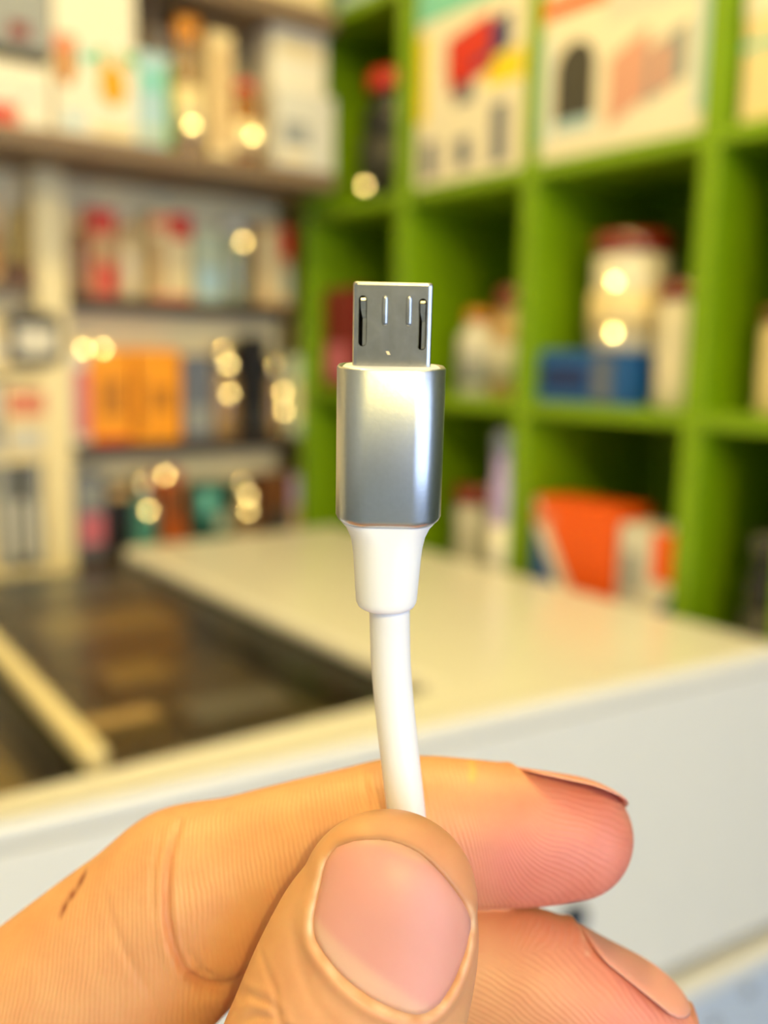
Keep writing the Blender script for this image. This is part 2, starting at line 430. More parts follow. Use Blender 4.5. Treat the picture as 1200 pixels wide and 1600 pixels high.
# bottom row, partly behind the counter
bottle('G', 757, 820, 676, RC, 'spray_bottle', 'tall lavender spray bottle on the lower green shelf', 'lilac', 'slate', g1, sb=-.015, finish='gloss', neck=.75, caph=.12, band='white')
bottle('G', 690, 746, 760, RC, 'jar', 'small pale jar with red lid left of the lavender bottle', 'palegrey', 'burgundy', g1, sb=.03, kind='jar', finish='gloss', caph=.16)
carton('G', 832, 958, 786, RC, 'detergent_pack', 'orange carton with white and blue corner on the lower green shelf', 'redorange',
       [(0, 0, .78, 1., ('white', 'tri')), (0, 0, .62, .78, ('blue', 'tri')), (.0, .80, .25, .9, 'salmon')], g1, sb=.006, dep=.08)
carton('G', 838, 918, 764, RC, 'detergent_pack', 'navy carton standing behind the orange carton', 'navy', [(.1, .7, .9, .9, 'blue')], g1, sb=.11, dep=.05)
carton('G', 962, 1068, 828, RC, 'detergent_pack', 'white pack with orange and blue corners, lower green shelf beside the upright', 'palegrey',
       [(.62, .62, 1, 1, 'redorange'), (.45, .30, 1, .62, ('white', 'slant')), (.25, .1, 1, .56, ('blue', 'rtri')), (0, 0, 1, .1, 'blue'), (.1, .5, .4, .8, 'grey')], g1, sb=.006, dep=.07)
bottle('G', 1142, 1212, 835, RC, 'spray_bottle', 'black bottle in the lowest green cell at the right edge', 'black', 'darkgrey', g1, sb=.02, finish='gloss', neck=.7, band='darkgrey')

# upper case of the wall display
g2 = 'goods in the upper wall case'
carton('U', 85, 214, -30, ZU, 'picture_carton', 'white carton with two orange drops in the upper wall case', 'white',
       [(.0, .50, .25, .62, 'salmon'), (.02, .30, .24, .55, ('amber', 'o')), (.52, .22, .86, .50, ('orange', 'o')), (.50, .46, .62, .58, ('green', 'o')), (.28, .46, .46, .56, 'teal'),
        (.1, .05, .3, .14, 'paleblue'), (.45, .02, .95, .10, 'cream'), (.80, .50, .98, .58, 'green')], g2, sb=.01, dep=.09)
carton('U', 216, 268, 84, ZU, 'slim_carton', 'pale teal carton with green edge right of the orange-drop carton', 'paleblue', [(.84, 0, 1, .9, 'green'), (.1, .05, .75, .2, 'palegreen'), (.1, .6, .7, .8, 'teal')], g2, sb=.005, dep=.09)
carton('U', -60, 78, -60, ZU+.11, 'soft_bag', 'dull grey bag at the top left corner of the wall case', 'grey', [(.5, .1, .75, .3, 'burgundy')], g2, sb=.02, dep=.1)
carton('U', -60, 80, 96, ZU, 'picture_carton', 'low white carton with red print at the left end of the upper case', 'white', [(.0, .0, .62, .34, 'salmon'), (.1, .1, .55, .3, 'red'), (.1, .5, .9, .6, 'palegrey')], g2, sb=.015, dep=.11)
bottle('U', 280, 324, 24, ZU, 'perfume_bottle', 'tall gold bottle with amber cap in the upper wall case', 'tan', 'amber', g2, sb=.02, neck=.8, caph=.2, band='cream')
carton('U', 328, 366, 52, ZU, 'slim_carton', 'narrow cream carton between the two gold bottles', 'cream', [(.2, .1, .8, .9, 'tan')], g2, sb=.03, dep=.05)
bottle('U', 370, 420, 124, ZU, 'perfume_bottle', 'gold bottle with small red cap in the upper wall case', 'amber', 'red', g2, sb=.02, neck=.55, caph=.12, band='cream')
carton('U', 424, 526, 46, ZU, 'storage_carton', 'tall white carton behind the pale grey carton, upper wall case', 'white', [(.1, .8, .9, .9, 'cream')], g2, sb=.036, dep=.08)
carton('U', 430, 524, 146, ZU-.0, 'picture_carton', 'pale grey carton at the right end of the upper wall case', 'palegrey', [(.1, .3, .55, .6, 'grey'), (.12, .1, .5, .2, 'cream')], g2, sb=.002, dep=.03)
carton('U', 345, 512, -60, EYE.z+.585, 'storage_carton', 'wide cream carton on top of the upper wall case', 'cream', [(.1, .3, .6, .7, 'white')], g2, sb=.01, dep=.15)

# row 1
g3 = 'packs on the first wall shelf'
bottle('L', 112, 140, 330, Z1, 'perfume_bottle', 'slim gold bottle next to the cream post, first wall shelf', 'tan', 'cream', g3, sb=.01, caph=.2)
carton('L', 141, 182, 328, Z1, 'slim_carton', 'orange-tan carton with red top and base, first wall shelf', 'salmon', [(0, .78, 1, 1, 'red'), (.45, .06, 1, .36, 'red'), (.1, .42, .9, .7, 'tan')], g3, sb=.0, dep=.05)
bottle('L', 186, 232, 345, Z1, 'perfume_bottle', 'cream bottle between the two red-topped cartons', 'cream', 'tan', g3, sb=.01, finish='gloss', caph=.16)
carton('L', 236, 300, 334, Z1, 'slim_carton', 'cream carton with bright red top right corner, first wall shelf', 'cream', [(.0, .80, .5, .95, 'salmon'), (.48, .72, 1, 1, 'red'), (0, 0, 1, .07, 'salmon'), (0, .1, .35, .7, 'tan')], g3, sb=.0, dep=.05)
carton('L', 304, 350, 362, Z1, 'slim_carton', 'pale green-grey carton right of the red-cornered carton', 'palegreen', [(.1, .1, .9, .5, 'paleblue')], g3, sb=.0, dep=.05)
bottle('L', 352, 402, 340, Z1, 'perfume_bottle', 'clear grey bottle with round shoulder, first wall shelf', 'palegreen', 'palegrey', g3, sb=.01, caph=.2, neck=.6)
carton('L', 405, 436, 350, Z1, 'slim_carton', 'narrow beige carton on the first wall shelf', 'tan', [(.15, .1, .85, .9, 'cream')], g3, sb=.0, dep=.05)
carton('L', 439, 482, 358, Z1, 'slim_carton', 'beige carton with red top at the right end, first wall shelf', 'tan', [(0, .62, 1, 1, 'red'), (.1, .1, .9, .5, 'palegreen')], g3, sb=.0, dep=.05)
# row 2
g4 = 'packs on the second wall shelf'
carton('L', 112, 140, 548, Z2, 'slim_carton', 'pale lilac carton left of the orange cartons', 'palegrey', [(.2, .1, 1, .8, 'pink')], g4, sb=.01, dep=.05)
carton('L', 141, 208, 548, Z2, 'slim_carton', 'bright orange carton, the left one of the pair', 'orange', [(.0, 0, .9, .06, 'red'), (.2, .3, .8, .7, 'amber')], g4, sb=.0, dep=.05)
carton('L', 212, 284, 548, Z2, 'slim_carton', 'bright orange carton, the right one of the pair', 'orange', [(.0, .15, .14, .8, 'amber'), (.3, .35, .8, .6, 'amber')], g4, sb=.0, dep=.05)
carton('L', 287, 334, 556, Z2, 'slim_carton', 'slate blue carton right of the orange pair', 'slate', [(.1, .1, .9, .4, 'grey')], g4, sb=.0, dep=.05)
bottle('L', 337, 384, 540, Z2, 'perfume_bottle', 'gold glass bottle beside the slate blue carton', 'tan', 'cream', g4, sb=.01, caph=.24, neck=.7, capf='metal')
carton('L', 387, 420, 526, Z2, 'slim_carton', 'black carton on the second wall shelf', 'black', [(.2, .1, .8, .3, 'darkgrey')], g4, sb=.0, dep=.05)
bottle('L', 422, 470, 560, Z2, 'perfume_bottle', 'round gold glass bottle right of the black carton', 'tan', 'cream', g4, sb=.01, caph=.22, neck=.75, capf='metal')
carton('L', 473, 520, 558, Z2, 'slim_carton', 'pale olive carton at the right end of the second wall shelf', 'palegreen', [(.1, .2, .9, .7, 'cream')], g4, sb=.0, dep=.05)
# row 3
g5 = 'packs on the third wall shelf'
carton('L', 114, 166, 742, Z3, 'slim_carton', 'slate carton with pink lower half, third wall shelf', 'slate', [(.2, .15, .95, .52, 'pink'), (.3, .6, .9, .9, 'grey')], g5, sb=.0, dep=.05)
carton('L', 168, 208, 758, Z3, 'slim_carton', 'short black carton on the third wall shelf', 'black', [(.1, .8, .9, .95, 'tan')], g5, sb=.0, dep=.05)
bottle('L', 210, 256, 742, Z3, 'perfume_bottle', 'clear teal globe bottle on the third wall shelf', 'teal', 'cream', g5, sb=.01, caph=.3, neck=.7, capf='metal')
t_ = carton('L', 258, 296, 736, Z3, 'slim_carton', 'rust orange carton leaning on the third wall shelf', 'rust', [(.2, .4, .8, .8, 'brown')], g5, sb=.0, dep=.04)
t_.rotation_euler.y = -.10
carton('L', 306, 364, 756, Z3, 'slim_carton', 'dark teal carton on the third wall shelf', 'dteal', [(.1, .5, .5, .9, 'teal'), (.55, .2, .9, .5, 'palegreen')], g5, sb=.0, dep=.05)
bottle('L', 369, 408, 748, Z3, 'perfume_bottle', 'gold glass bottle right of the dark teal carton', 'tan', 'cream', g5, sb=.01, caph=.26, neck=.7, capf='metal')
carton('L', 412, 464, 742, Z3, 'slim_carton', 'dark brown carton on the third wall shelf', 'brown', [(.1, .0, .9, .45, 'darkgrey')], g5, sb=.0, dep=.05)
carton('L', 468, 514, 744, Z3, 'slim_carton', 'lilac carton at the right end of the third wall shelf', 'lilac', [(.1, .1, .9, .5, 'tan')], g5, sb=.0, dep=.05)
# bay left of the post
g6 = 'goods left of the cream post'
LA, LB, LC, LD = EYE.z+.108, EYE.z-.025, EYE.z-.17, EYE.z-.36
_p, _w, _h, _r = slot('L', 6, 66, 318, LA, .02)
hold = empty('cone_stand', _p+Vector((0, .03, 0)), 0)
tag(hold, 'pleated olive cone on a brown block left of the post', 'ornament', g6)
box('block', -_w*.42, _w*.42, -.022, .03, 0, _h*.25, pm('brown'), hold, .002)
bmc = bmesh.new()
n_ = 24
ra = [bmc.verts.new(((_w*.5 if k % 2 else _w*.38)*math.cos(k*2*math.pi/n_), (_w*.4 if k % 2 else _w*.3)*math.sin(k*2*math.pi/n_), _h*.25)) for k in range(n_)]
rb = [bmc.verts.new((_w*.08*math.cos(k*2*math.pi/n_), _w*.08*math.sin(k*2*math.pi/n_), _h)) for k in range(n_)]
for k in range(n_): bmc.faces.new((ra[k], ra[(k+1) % n_], rb[(k+1) % n_], rb[k]))
bmc.faces.new(rb); bmc.faces.new(ra[::-1])
from_bm('cone', bmc, mat('olive_pleats', (176, 154, 96), .4), hold)
carton('L', -70, 2, 300, LA, 'slim_carton', 'tan carton at the left frame edge beside the olive cone', 'tan', [(.1, .1, .9, .6, 'amber')], g6, sb=.0, dep=.05)
# black ring-lamp like gadget: dark frame with white face
_p, _w, _h, _r = slot('L', 14, 96, 486, LB, .0)
gad = empty('boxed_gadget', _p, 0)
tag(gad, 'white-faced gadget in a rounded black frame left of the post', 'gadget', g6)
def rrect(a, h, r, n=6):
    pts = []
    for cx, cz, a0 in ((a-r, r, -90), (a-r, h-r, 0), (-a+r, h-r, 90), (-a+r, r, 180)):
        for k in range(n+1):
            an = math.radians(a0+90*k/n); pts.append((cx+r*math.cos(an), cz+r*math.sin(an)))
    return pts
loft('frame', [[(x, y, z) for x, z in rrect(_w/2, _h, .02)] for y in (0, .045)], pm('darkgrey', 'gloss'), gad, smooth=False)
loft('face', [[(x*.72, y, z*.5+_h*.22) for x, z in rrect(_w/2, _h, .012)] for y in (-.004, .002)], pm('white', 'gloss'), gad, smooth=False)
carton('L', -40, 12, 500, LB, 'slim_carton', 'cream carton at the left edge beside the black-framed gadget', 'cream', [(.2, .2, .9, .5, 'white')], g6, sb=.01, dep=.04)
carton('L', 6, 72, 596, LC, 'slim_carton', 'cream carton with red stripe below the black-framed gadget', 'cream', [(.1, .55, 1, .85, 'salmon'), (.1, .1, .9, .35, 'palegrey')], g6, sb=.0, dep=.05)
carton('L', -50, 3, 600, LC, 'slim_carton', 'pale grey carton at the left edge below the gadget', 'palegrey', [(.2, .2, .9, .5, 'grey')], g6, sb=.0, dep=.05)
for k, (a, b, c) in enumerate(((-2, 22, 'grey'), (24, 44, 'darkgrey'), (46, 66, 'grey'))):
    carton('L', a, b, 706+4*k, LD, 'slim_carton', ('grey slim carton at the left edge of the lowest wall shelf', 'dark grey slim carton on the lowest shelf left of the post', 'grey slim carton touching the post on the lowest shelf')[k], c, [(.2, .1, .8, .6, 'palegrey')], g6, sb=.005, dep=.05)
# mirror domes added to the goods, aimed to bounce lamp highlights into the camera
foil = mat('glint_foil', (250, 236, 205), .16, metal=1., var=.02)
LAMP0 = Vector(LAMPS[0][0])-Vector((0, 0, .06))
def add_glint(px, py, face, host, sb=0.):
    ax, v = {'G': (0, GX), 'L': (1, LY), 'U': (1, UY)}[face]
    q = on(px, py, ax, v+sb-.0015)
    n = ((EYE-q).normalized()+(LAMP0-q).normalized()).normalized()
    R_, rim = .085, .0075
    prof = [(rim, -.003)]
    for k in range(7):
        r = rim*(1-k/6)
        prof.append((max(r, .0002), math.sqrt(R_*R_-r*r)-math.sqrt(R_*R_-rim*rim)))
    o = lathe('glint_dome', prof, foil, host, 20)
    hm = Matrix.Translation(host.location) @ host.rotation_euler.to_matrix().to_4x4()
    o.matrix_local = hm.inverted() @ (Matrix.Translation(q) @ n.to_track_quat('Z', 'Y').to_matrix().to_4x4())
def host_of(text): return next(o for o in bpy.data.objects if o.get('label', '').startswith(text))
for px_, py_, f_, t_, sb_ in ((380, 378, 'L', 'clear grey bottle', 0), (160, 545, 'L', 'bright orange carton, the left', -.001), (130, 545, 'L', 'pale lilac carton', .008), (357, 570, 'L', 'gold glass bottle beside', 0), (358, 615, 'L', 'gold glass bottle beside', 0),
        (442, 612, 'L', 'round gold glass', 0), (444, 642, 'L', 'round gold glass', 0), (232, 798, 'L', 'clear teal globe', 0), (388, 798, 'L', 'gold glass bottle right of', 0), (388, 775, 'L', 'gold glass bottle right of', 0),
        (395, 212, 'U', 'gold bottle with small', .005), (300, 195, 'U', 'tall gold bottle', .005), (570, 290, 'G', 'black bottle with red', .02), (960, 440, 'G', 'tall cream canister', .005), (958, 520, 'G', 'tall cream canister', .005), (258, 742, 'L', 'rust orange', -.001)):
    add_glint(px_, py_, f_, host_of(t_), sb_)
#HAND
# ------------------------------------------------------------------ frame of the hand and the cable: mm, x right, y up, z towards the viewer
HM = Matrix.Translation(EYE+Fw*D0) @ R3.to_4x4()
def PX(px, py, z):
    s = (82-z)/FP
    return Vector(((px-600)*s, (800-py)*s, z))
def SC(px, z): return px*(82-z)/FP
def catmull(P, n):
    P = [Vector(p) for p in P]; out = []
    for i in range(len(P)-1):
        a, b, c, d = P[max(i-1, 0)], P[i], P[i+1], P[min(i+2, len(P)-1)]
        for k in range(n):
            t = k/n
            out.append(.5*((2*b)+(c-a)*t+(2*a-5*b+4*c-d)*t*t+(3*b-a-3*c+d)*t**3))
    out.append(P[-1]); return out
# grid: fine where the photograph shows the hand, coarse beyond
def axis(segs):
    v = [segs[0][0]]
    for a, b, st in segs:
        n = max(1, int(round((b-a)/st))); v += [a+(b-a)*(k+1)/n for k in range(n)]
    return np.array(v, np.float32)
GXa = axis([(-96, -40, 1.1), (-40, 33, .25), (33, 48, 1.1)])
GYa = axis([(-235, -58, 1.1), (-58, -48, .5), (-48, -19, .25), (-19, -8, 1.1)])
GZa = axis([(-96, -26, 1.1), (-26, -20, .5), (-20, 12, .25), (12, 40, 1.1)])
def chain(st, n=6, e0=1., e1=1., ref=(0, 0, 1)):
    """stations (centre, half width, half depth) -> smooth closed limb as a distance field"""
    c = catmull([s[0] for s in st], n)
    ab = catmull([Vector((s[1], s[2], 0)) for s in st], n)
    return dict(c=np.array(c, np.float32), a=np.array([v[0] for v in ab], np.float32), b=np.array([v[1] for v in ab], np.float32), e0=e0, e1=e1, ref=np.array(ref, np.float32))
def eval_chain(ch, field, k, mode='smin', pad=4.):
    c, a, b = ch['c'], ch['a'], ch['b']
    R_ = max(a.max(), b.max())*1.3+pad
    lo, hi = c.min(0)-R_, c.max(0)+R_
    ix = [slice(max(0, np.searchsorted(g, lo[i])-1), np.searchsorted(g, hi[i])+1) for i, g in enumerate((GXa, GYa, GZa))]
    gx, gy, gz = GXa[ix[0]], GYa[ix[1]], GZa[ix[2]]
    shp = (len(gx), len(gy), len(gz))
    best = np.full(shp, 8., np.float32)
    T = np.gradient(c, axis=0); T /= np.linalg.norm(T, axis=1)[:, None]
    N = np.cross(T, ch['ref']); N /= np.linalg.norm(N, axis=1)[:, None]
    B = np.cross(T, N)
    m = len(c)
    for i in range(m-1):
        r_ = max(a[i], a[i+1], b[i], b[i+1])*1.35+pad
        l2, h2 = np.minimum(c[i], c[i+1])-r_, np.maximum(c[i], c[i+1])+r_
        s = [slice(np.searchsorted(g, l2[q]), np.searchsorted(g, h2[q])) for q, g in enumerate((gx, gy, gz))]
        X = gx[s[0]][:, None, None]-c[i, 0]; Y = gy[s[1]][None, :, None]-c[i, 1]; Z = gz[s[2]][None, None, :]-c[i, 2]
        d = c[i+1]-c[i]; L2 = float(d @ d)
        t = np.clip((X*d[0]+Y*d[1]+Z*d[2])/L2, 0, 1)
        qx, qy, qz = X-t*d[0], Y-t*d[1], Z-t*d[2]
        n0, b0 = (N[i]+N[i+1])/2, (B[i]+B[i+1])/2; tt = d/np.sqrt(L2)
        A_ = a[i]+(a[i+1]-a[i])*t; B_ = b[i]+(b[i+1]-b[i])*t
        E_ = np.minimum(A_, B_)*1.
        if i == 0: E_ = A_*ch['e0']
        if i == m-2: E_ = A_*ch['e1']
        u = (qx*n0[0]+qy*n0[1]+qz*n0[2])/A_; v = (qx*b0[0]+qy*b0[1]+qz*b0[2])/B_; w_ = (qx*tt[0]+qy*tt[1]+qz*tt[2])/E_
        r = np.sqrt(u*u+v*v+w_*w_)+1e-6
        q = np.sqrt(qx*qx+qy*qy+qz*qz)
        dist = np.where(q < 1e-3, -np.minimum(A_, B_), q*(1-1/r))
        dist = np.maximum(dist, -np.minimum(A_, B_))
        sub = best[s[0], s[1], s[2]]
        np.minimum(sub, dist, out=sub)
    F_ = field[ix[0], ix[1], ix[2]]
    if mode == 'smin' and k > 0:
        h = np.clip(.5+.5*(F_-best)/k, 0, 1)
        F_[...] = F_*(1-h)+best*h-k*h*(1-h)
    else:
        np.minimum(F_, best, out=F_)
def newfield(): return np.full((len(GXa), len(GYa), len(GZa)), 8., np.float32)

def S(px, py, z, wpx, b): return (PX(px, py, z), SC(wpx, z), b)
index_tip = chain([S(292, 1406, -12.6, 140, 7.6), S(350, 1386, -12.6, 133, 7.2), S(450, 1350, -12.5, 123, 6.6), S(550, 1322, -12.5, 119, 6.3), S(640, 1302, -12.6, 118.5, 6.3),
                   S(740, 1302, -12.7, 113, 6.2), S(830, 1306, -12.7, 105.5, 5.9), S(892, 1307, -12.7, 96, 5.3)], e1=1.0)
index_base = chain([S(306, 1412, -12.6, 147, 7.8), S(219, 1486, -12.4, 161, 8.4), S(66, 1602, -12.4, 163, 8.8), S(-110, 1725, -12.6, 160, 9.0), (Vector((-56, -67, -13.5)), 10.5, 10.0)])
middle_tip = chain([(PX(350, 1900, -24), 8.2, 8.0), (PX(500, 1735, -19), 7.6, 7.2), S(640, 1535, -14.5, 112, 6.6), S(790, 1532, -12.6, 116, 6.4), S(900, 1566, -11.8, 112, 6.2), S(985, 1606, -11.4, 102, 5.6)], e1=1.05)
middle_base = chain([(PX(350, 1900, -24), 8.4, 8.2), (Vector((-36, -66, -25)), 9.0, 8.8), (Vector((-56, -74, -31)), 10.5, 10.5)])
ring_f = chain([(Vector((-54, -82, -48)), 9.5, 10), (Vector((-30, -86, -45)), 8.3, 8.3), (Vector((-12, -87, -40)), 7.8, 7.8), (Vector((6, -90, -35)), 7.2, 7), (Vector((22, -95, -31)), 6.6, 6.2), (Vector((27, -100, -30)), 5.8, 5.6)])
little_f = chain([(Vector((-48, -92, -63)), 8.6, 9), (Vector((-28, -88, -60)), 7.4, 7.4), (Vector((-12, -91, -55)), 6.8, 6.8), (Vector((2, -99, -50)), 6.2, 6), (Vector((12, -108, -46)), 5.6, 5.4)])
thumb = chain([S(607, 1402, 2.6, 139, 4.9), S(593, 1452, 2.5, 159, 5.3), S(570, 1522, 2.4, 172, 5.9), S(543, 1600, 2.4, 179, 6.8), S(505, 1720, 2.2, 188, 8.2), S(450, 1880, 1.5, 180, 8.6), (Vector((-15, -74, 0)), 10.5, 10.5), (Vector((-30, -112, -8)), 14, 12)], e0=.98)
metas = [chain([(Vector(a), 10.5, 10.5), (Vector(m_), 11.5, 11), (Vector(b), 13, 12)], ref=(1, .2, 0)) for a, m_, b in (
    ((-56, -67, -13.5), (-54, -100, -14), (-46, -148, -16)), ((-56, -74, -31), (-54, -108, -26), (-46, -150, -24)),
    ((-54, -82, -48), (-52, -114, -38), (-46, -152, -32)), ((-48, -92, -63), (-47, -120, -48), (-45, -153, -38)))]
thenar = chain([(Vector((-30, -112, -8)), 14, 13), (Vector((-42, -150, -18)), 14, 13)])
forearm = chain([(Vector((-45, -148, -26)), 16, 23), (Vector((-46, -170, -20)), 17, 25), (Vector((-50, -215, 0)), 20, 29)], ref=(0, 0, 1), e1=.15)

def to_index(v):
    """unused outside: grid coordinates (mm) of fractional indices"""
    return np.stack([np.interp(v[:, i], np.arange(len(g)), g) for i, g in enumerate((GXa, GYa, GZa))], 1)
palm = newfield()
for ch in metas: eval_chain(ch, palm, 7.)
eval_chain(forearm, palm, 9.)
eval_chain(thenar, palm, 8.)
F1 = palm.copy(); eval_chain(index_base, F1, 6.); eval_chain(index_tip, F1, 1.6)
F2 = palm.copy(); eval_chain(middle_base, F2, 6.); eval_chain(middle_tip, F2, 2.)
np.minimum(F1, F2, out=F1); F2 = palm.copy(); eval_chain(ring_f, F2, 6.)
np.minimum(F1, F2, out=F1); F2 = palm.copy(); eval_chain(little_f, F2, 6.)
np.minimum(F1, F2, out=F1); eval_chain(thumb, palm, 7.)
np.minimum(F1, palm, out=F1)
# the pads give way a little round the cord: a shallow bed along it
rr = 61*(82+4)/FP/2
zb = -.9
cp = [PX(608.6, 930, zb+.3), PX(608.7, 955, zb), PX(609.2, 985, zb-.7), PX(611, 1040, zb-1.7), PX(616, 1100, zb-2.5), PX(624, 1175, zb-3.1), PX(634, 1264, -4.85), PX(641, 1340, -5.1), PX(648, 1440, -5.0),
      PX(652, 1560, -3.2), PX(640, 1720, -1.6), PX(610, 1900, -3), Vector((0, -85, -8)), Vector((0, -140, 4)), Vector((0, -230, 22)), Vector((-5, -400, 60)), Vector((-10, -620, 110))]
F2 = newfield()
eval_chain(chain([(p, rr+.2, rr+.2) for p in cp[3:15]], 4), F2, 0, 'min')
F2 = -F2
h = np.clip(.5-.5*(F1-F2)/.5, 0, 1)
F1 = F1*(1-h)+F2*h+.5*h*(1-h)
F1[0, :, :] = F1[-1, :, :] = 2; F1[:, 0, :] = F1[:, -1, :] = 2; F1[:, :, 0] = F1[:, :, -1] = 2
grid = openvdb.FloatGrid(8.0)
grid.copyFromArray(F1)
pts, quads = grid.convertToQuads(0.0)
V = to_index(np.asarray(pts, np.float64))
Q = np.asarray(quads)[:, ::-1].copy()
del F1, F2, palm, grid
# sliver-free smoothing
def neigh_avg(V, Q, it, lam=.5):
    E_ = np.concatenate([Q[:, [0, 1]], Q[:, [1, 2]], Q[:, [2, 3]], Q[:, [3, 0]]])
    i, j = np.concatenate([E_[:, 0], E_[:, 1]]), np.concatenate([E_[:, 1], E_[:, 0]])
    cnt_ = np.bincount(i, minlength=len(V))[:, None]
    for _ in range(it):
        A_ = np.stack([np.bincount(i, V[j, k], minlength=len(V)) for k in range(3)], 1)/np.maximum(cnt_, 1)
        V = V+(A_-V)*lam
    return V
V = neigh_avg(V, Q, 5)
def normals(V, Q):
    n = np.cross(V[Q[:, 2]]-V[Q[:, 0]], V[Q[:, 3]]-V[Q[:, 1]])
    out = np.zeros_like(V)
    for k in range(4):
        for d in range(3): out[:, d] += np.bincount(Q[:, k], n[:, d], minlength=len(V))
    return out/np.maximum(np.linalg.norm(out, axis=1), 1e-9)[:, None]
NV = normals(V, Q)
if (NV[:, 2]*(V[:, 2]-np.median(V[:, 2]))).mean() < 0:
    Q = Q[:, ::-1].copy(); NV = -NV
def pix(V):
    s = FP/(82-V[:, 2]); return np.stack([600+V[:, 0]*s, 800-V[:, 1]*s], 1)
PV = pix(V)

# ---- per-vertex colour
def seg_dist(P, poly, closed=False):
    """distance of 2-D points to a polyline"""
    poly = np.asarray(poly, float); d = np.full(len(P), 1e9); tt = np.zeros(len(P))
    m = len(poly)
    for i in range(m if closed else m-1):
        a, b = poly[i], poly[(i+1) % m]; e = b-a
        t = np.clip(((P-a) @ e)/(e @ e), 0, 1)
        q = np.hypot(*(P-a-t[:, None]*e).T)
        tt = np.where(q < d, (i+t)/(m-1), tt); d = np.minimum(d, q)
    return d, tt
def inside(P, poly):
    poly = np.asarray(poly, float); r = np.zeros(len(P), bool); m = len(poly)
    for i in range(m):
        (x0, y0), (x1, y1) = poly[i], poly[(i+1) % m]
        if y0 == y1: continue
        c = ((P[:, 1] < y0) != (P[:, 1] < y1)) & (P[:, 0] < (x1-x0)*(P[:, 1]-y0)/(y1-y0)+x0)
        r ^= c
    return r
def gs(x, s): return np.exp(-(x/s)**2)
def ss(x, a, b):
    t = np.clip((x-a)/(b-a), 0, 1); return t*t*(3-2*t)
SKIN = np.array(srgb((212, 158, 112))); PINK = np.array(srgb((212, 130, 114))); PALE = np.array(srgb((236, 198, 160)))
near = lambda c_, r_: gs(np.linalg.norm(V-np.array(c_), axis=1), r_)
pk = np.clip(near(PX(930, 1330, -8), 9)*1.1+near(PX(800, 1360, -7), 7)*.6+near(PX(1020, 1580, -7), 9)*.9+near(PX(700, 1400, 5), 7)*.25+near(PX(520, 1700, 6), 9)*.1+near((24, -96, -26), 9), 0, 1)[:, None]
COLV = SKIN*(1-pk)+PINK*pk
front = NV[:, 2] > .05
def mm2d(pl, z): return [PX(x, y, z)[:2] for x, y in pl]
DISP = np.zeros(len(V))
zone_thumb = (V[:, 2] > -3.2) & (V[:, 0] > -20) & (V[:, 1] > -60)
# creases of the index finger
fi = front & ~zone_thumb & (V[:, 1] > -60)
def crease(sel, pl, z, wd, dep, lip=.0, fade=True, col=None):
    global DISP
    idx = np.nonzero(sel)[0]
    P2 = V[idx, :2]
    d, t = seg_dist(P2, mm2d(pl, z))
    k = np.sin(np.clip(t, 0, 1)*math.pi)**.5 if fade else 1.
    DISP[idx] += (-dep*gs(d, wd)+lip*gs(d-wd*2.2, wd*1.2))*k
    if col is not None: COLV[idx] = COLV[idx]*(1-(gs(d, wd*1.3)*k*.6)[:, None])+np.array(srgb(col))*(gs(d, wd*1.3)*k*.6)[:, None]
crease(fi, [(270, 1300), (262, 1340), (262, 1380), (266, 1425), (276, 1465), (292, 1505), (318, 1538), (352, 1562)], -6, .34, .42, .10, col=(196, 120, 84))
crease(fi, [(300, 1512), (325, 1540), (360, 1556), (400, 1530)], -6, .9, .6, .1)
crease(fi, [(243, 1318), (238, 1360), (243, 1400), (250, 1440)], -6, .3, .12, .04)
crease(fi, [(286, 1440), (296, 1475), (318, 1510), (340, 1528)], -6, .3, .16, .04)
crease(fi, [(652, 1215), (660, 1240), (662, 1262)], -7, .3, .14, .03)
crease(fi, [(560, 1215), (572, 1245), (578, 1290)], -7, .3, .10, .03)
crease(fi, [(150, 1400), (190, 1470), (240, 1550), (250, 1600)], -5, .4, .08, .02)
# wrinkles of the thumb below the nail
ft = front & zone_thumb
for k_, (x, y) in enumerate(((392, 1560), (408, 1578), (430, 1590), (455, 1612), (520, 1640), (470, 1648))):
    crease(ft, [(x-34, y+26), (x-8, y+4), (x+26, y-2), (x+64, y+16)], 6, .26, .13, .05)
crease(ft, [(400, 1500), (430, 1540), (440, 1580), (455, 1620)], 6, .3, .10, .03)
crease(ft, [(452, 1440), (470, 1500), (492, 1545), (535, 1590)], 6, .5, .08, .02)
# scab, flake
idx = np.nonzero(fi)[0]
d, t = seg_dist(V[idx, :2], mm2d([(102, 1402), (94, 1420), (84, 1432), (78, 1450)], -4.6))
kk = (gs(d, .28)*(.75+.25*np.sin(t*17)))[:, None]
COLV[idx] = COLV[idx]*(1-kk)+np.array(srgb((128, 62, 36)))*kk
DISP[idx] -= gs(d, .3)*.1
d, t = seg_dist(V[idx, :2], mm2d([(740, 1196), (742, 1208), (738, 1216)], -9.5))
kk = gs(d, .38)[:, None]*.8
COLV[idx] = COLV[idx]*(1-kk)+np.array(srgb((206, 170, 96)))*kk
DISP[idx] += gs(d, .35)*.12
d, t = seg_dist(V[idx, :2], mm2d([(640, 1188), (690, 1184)], -10))

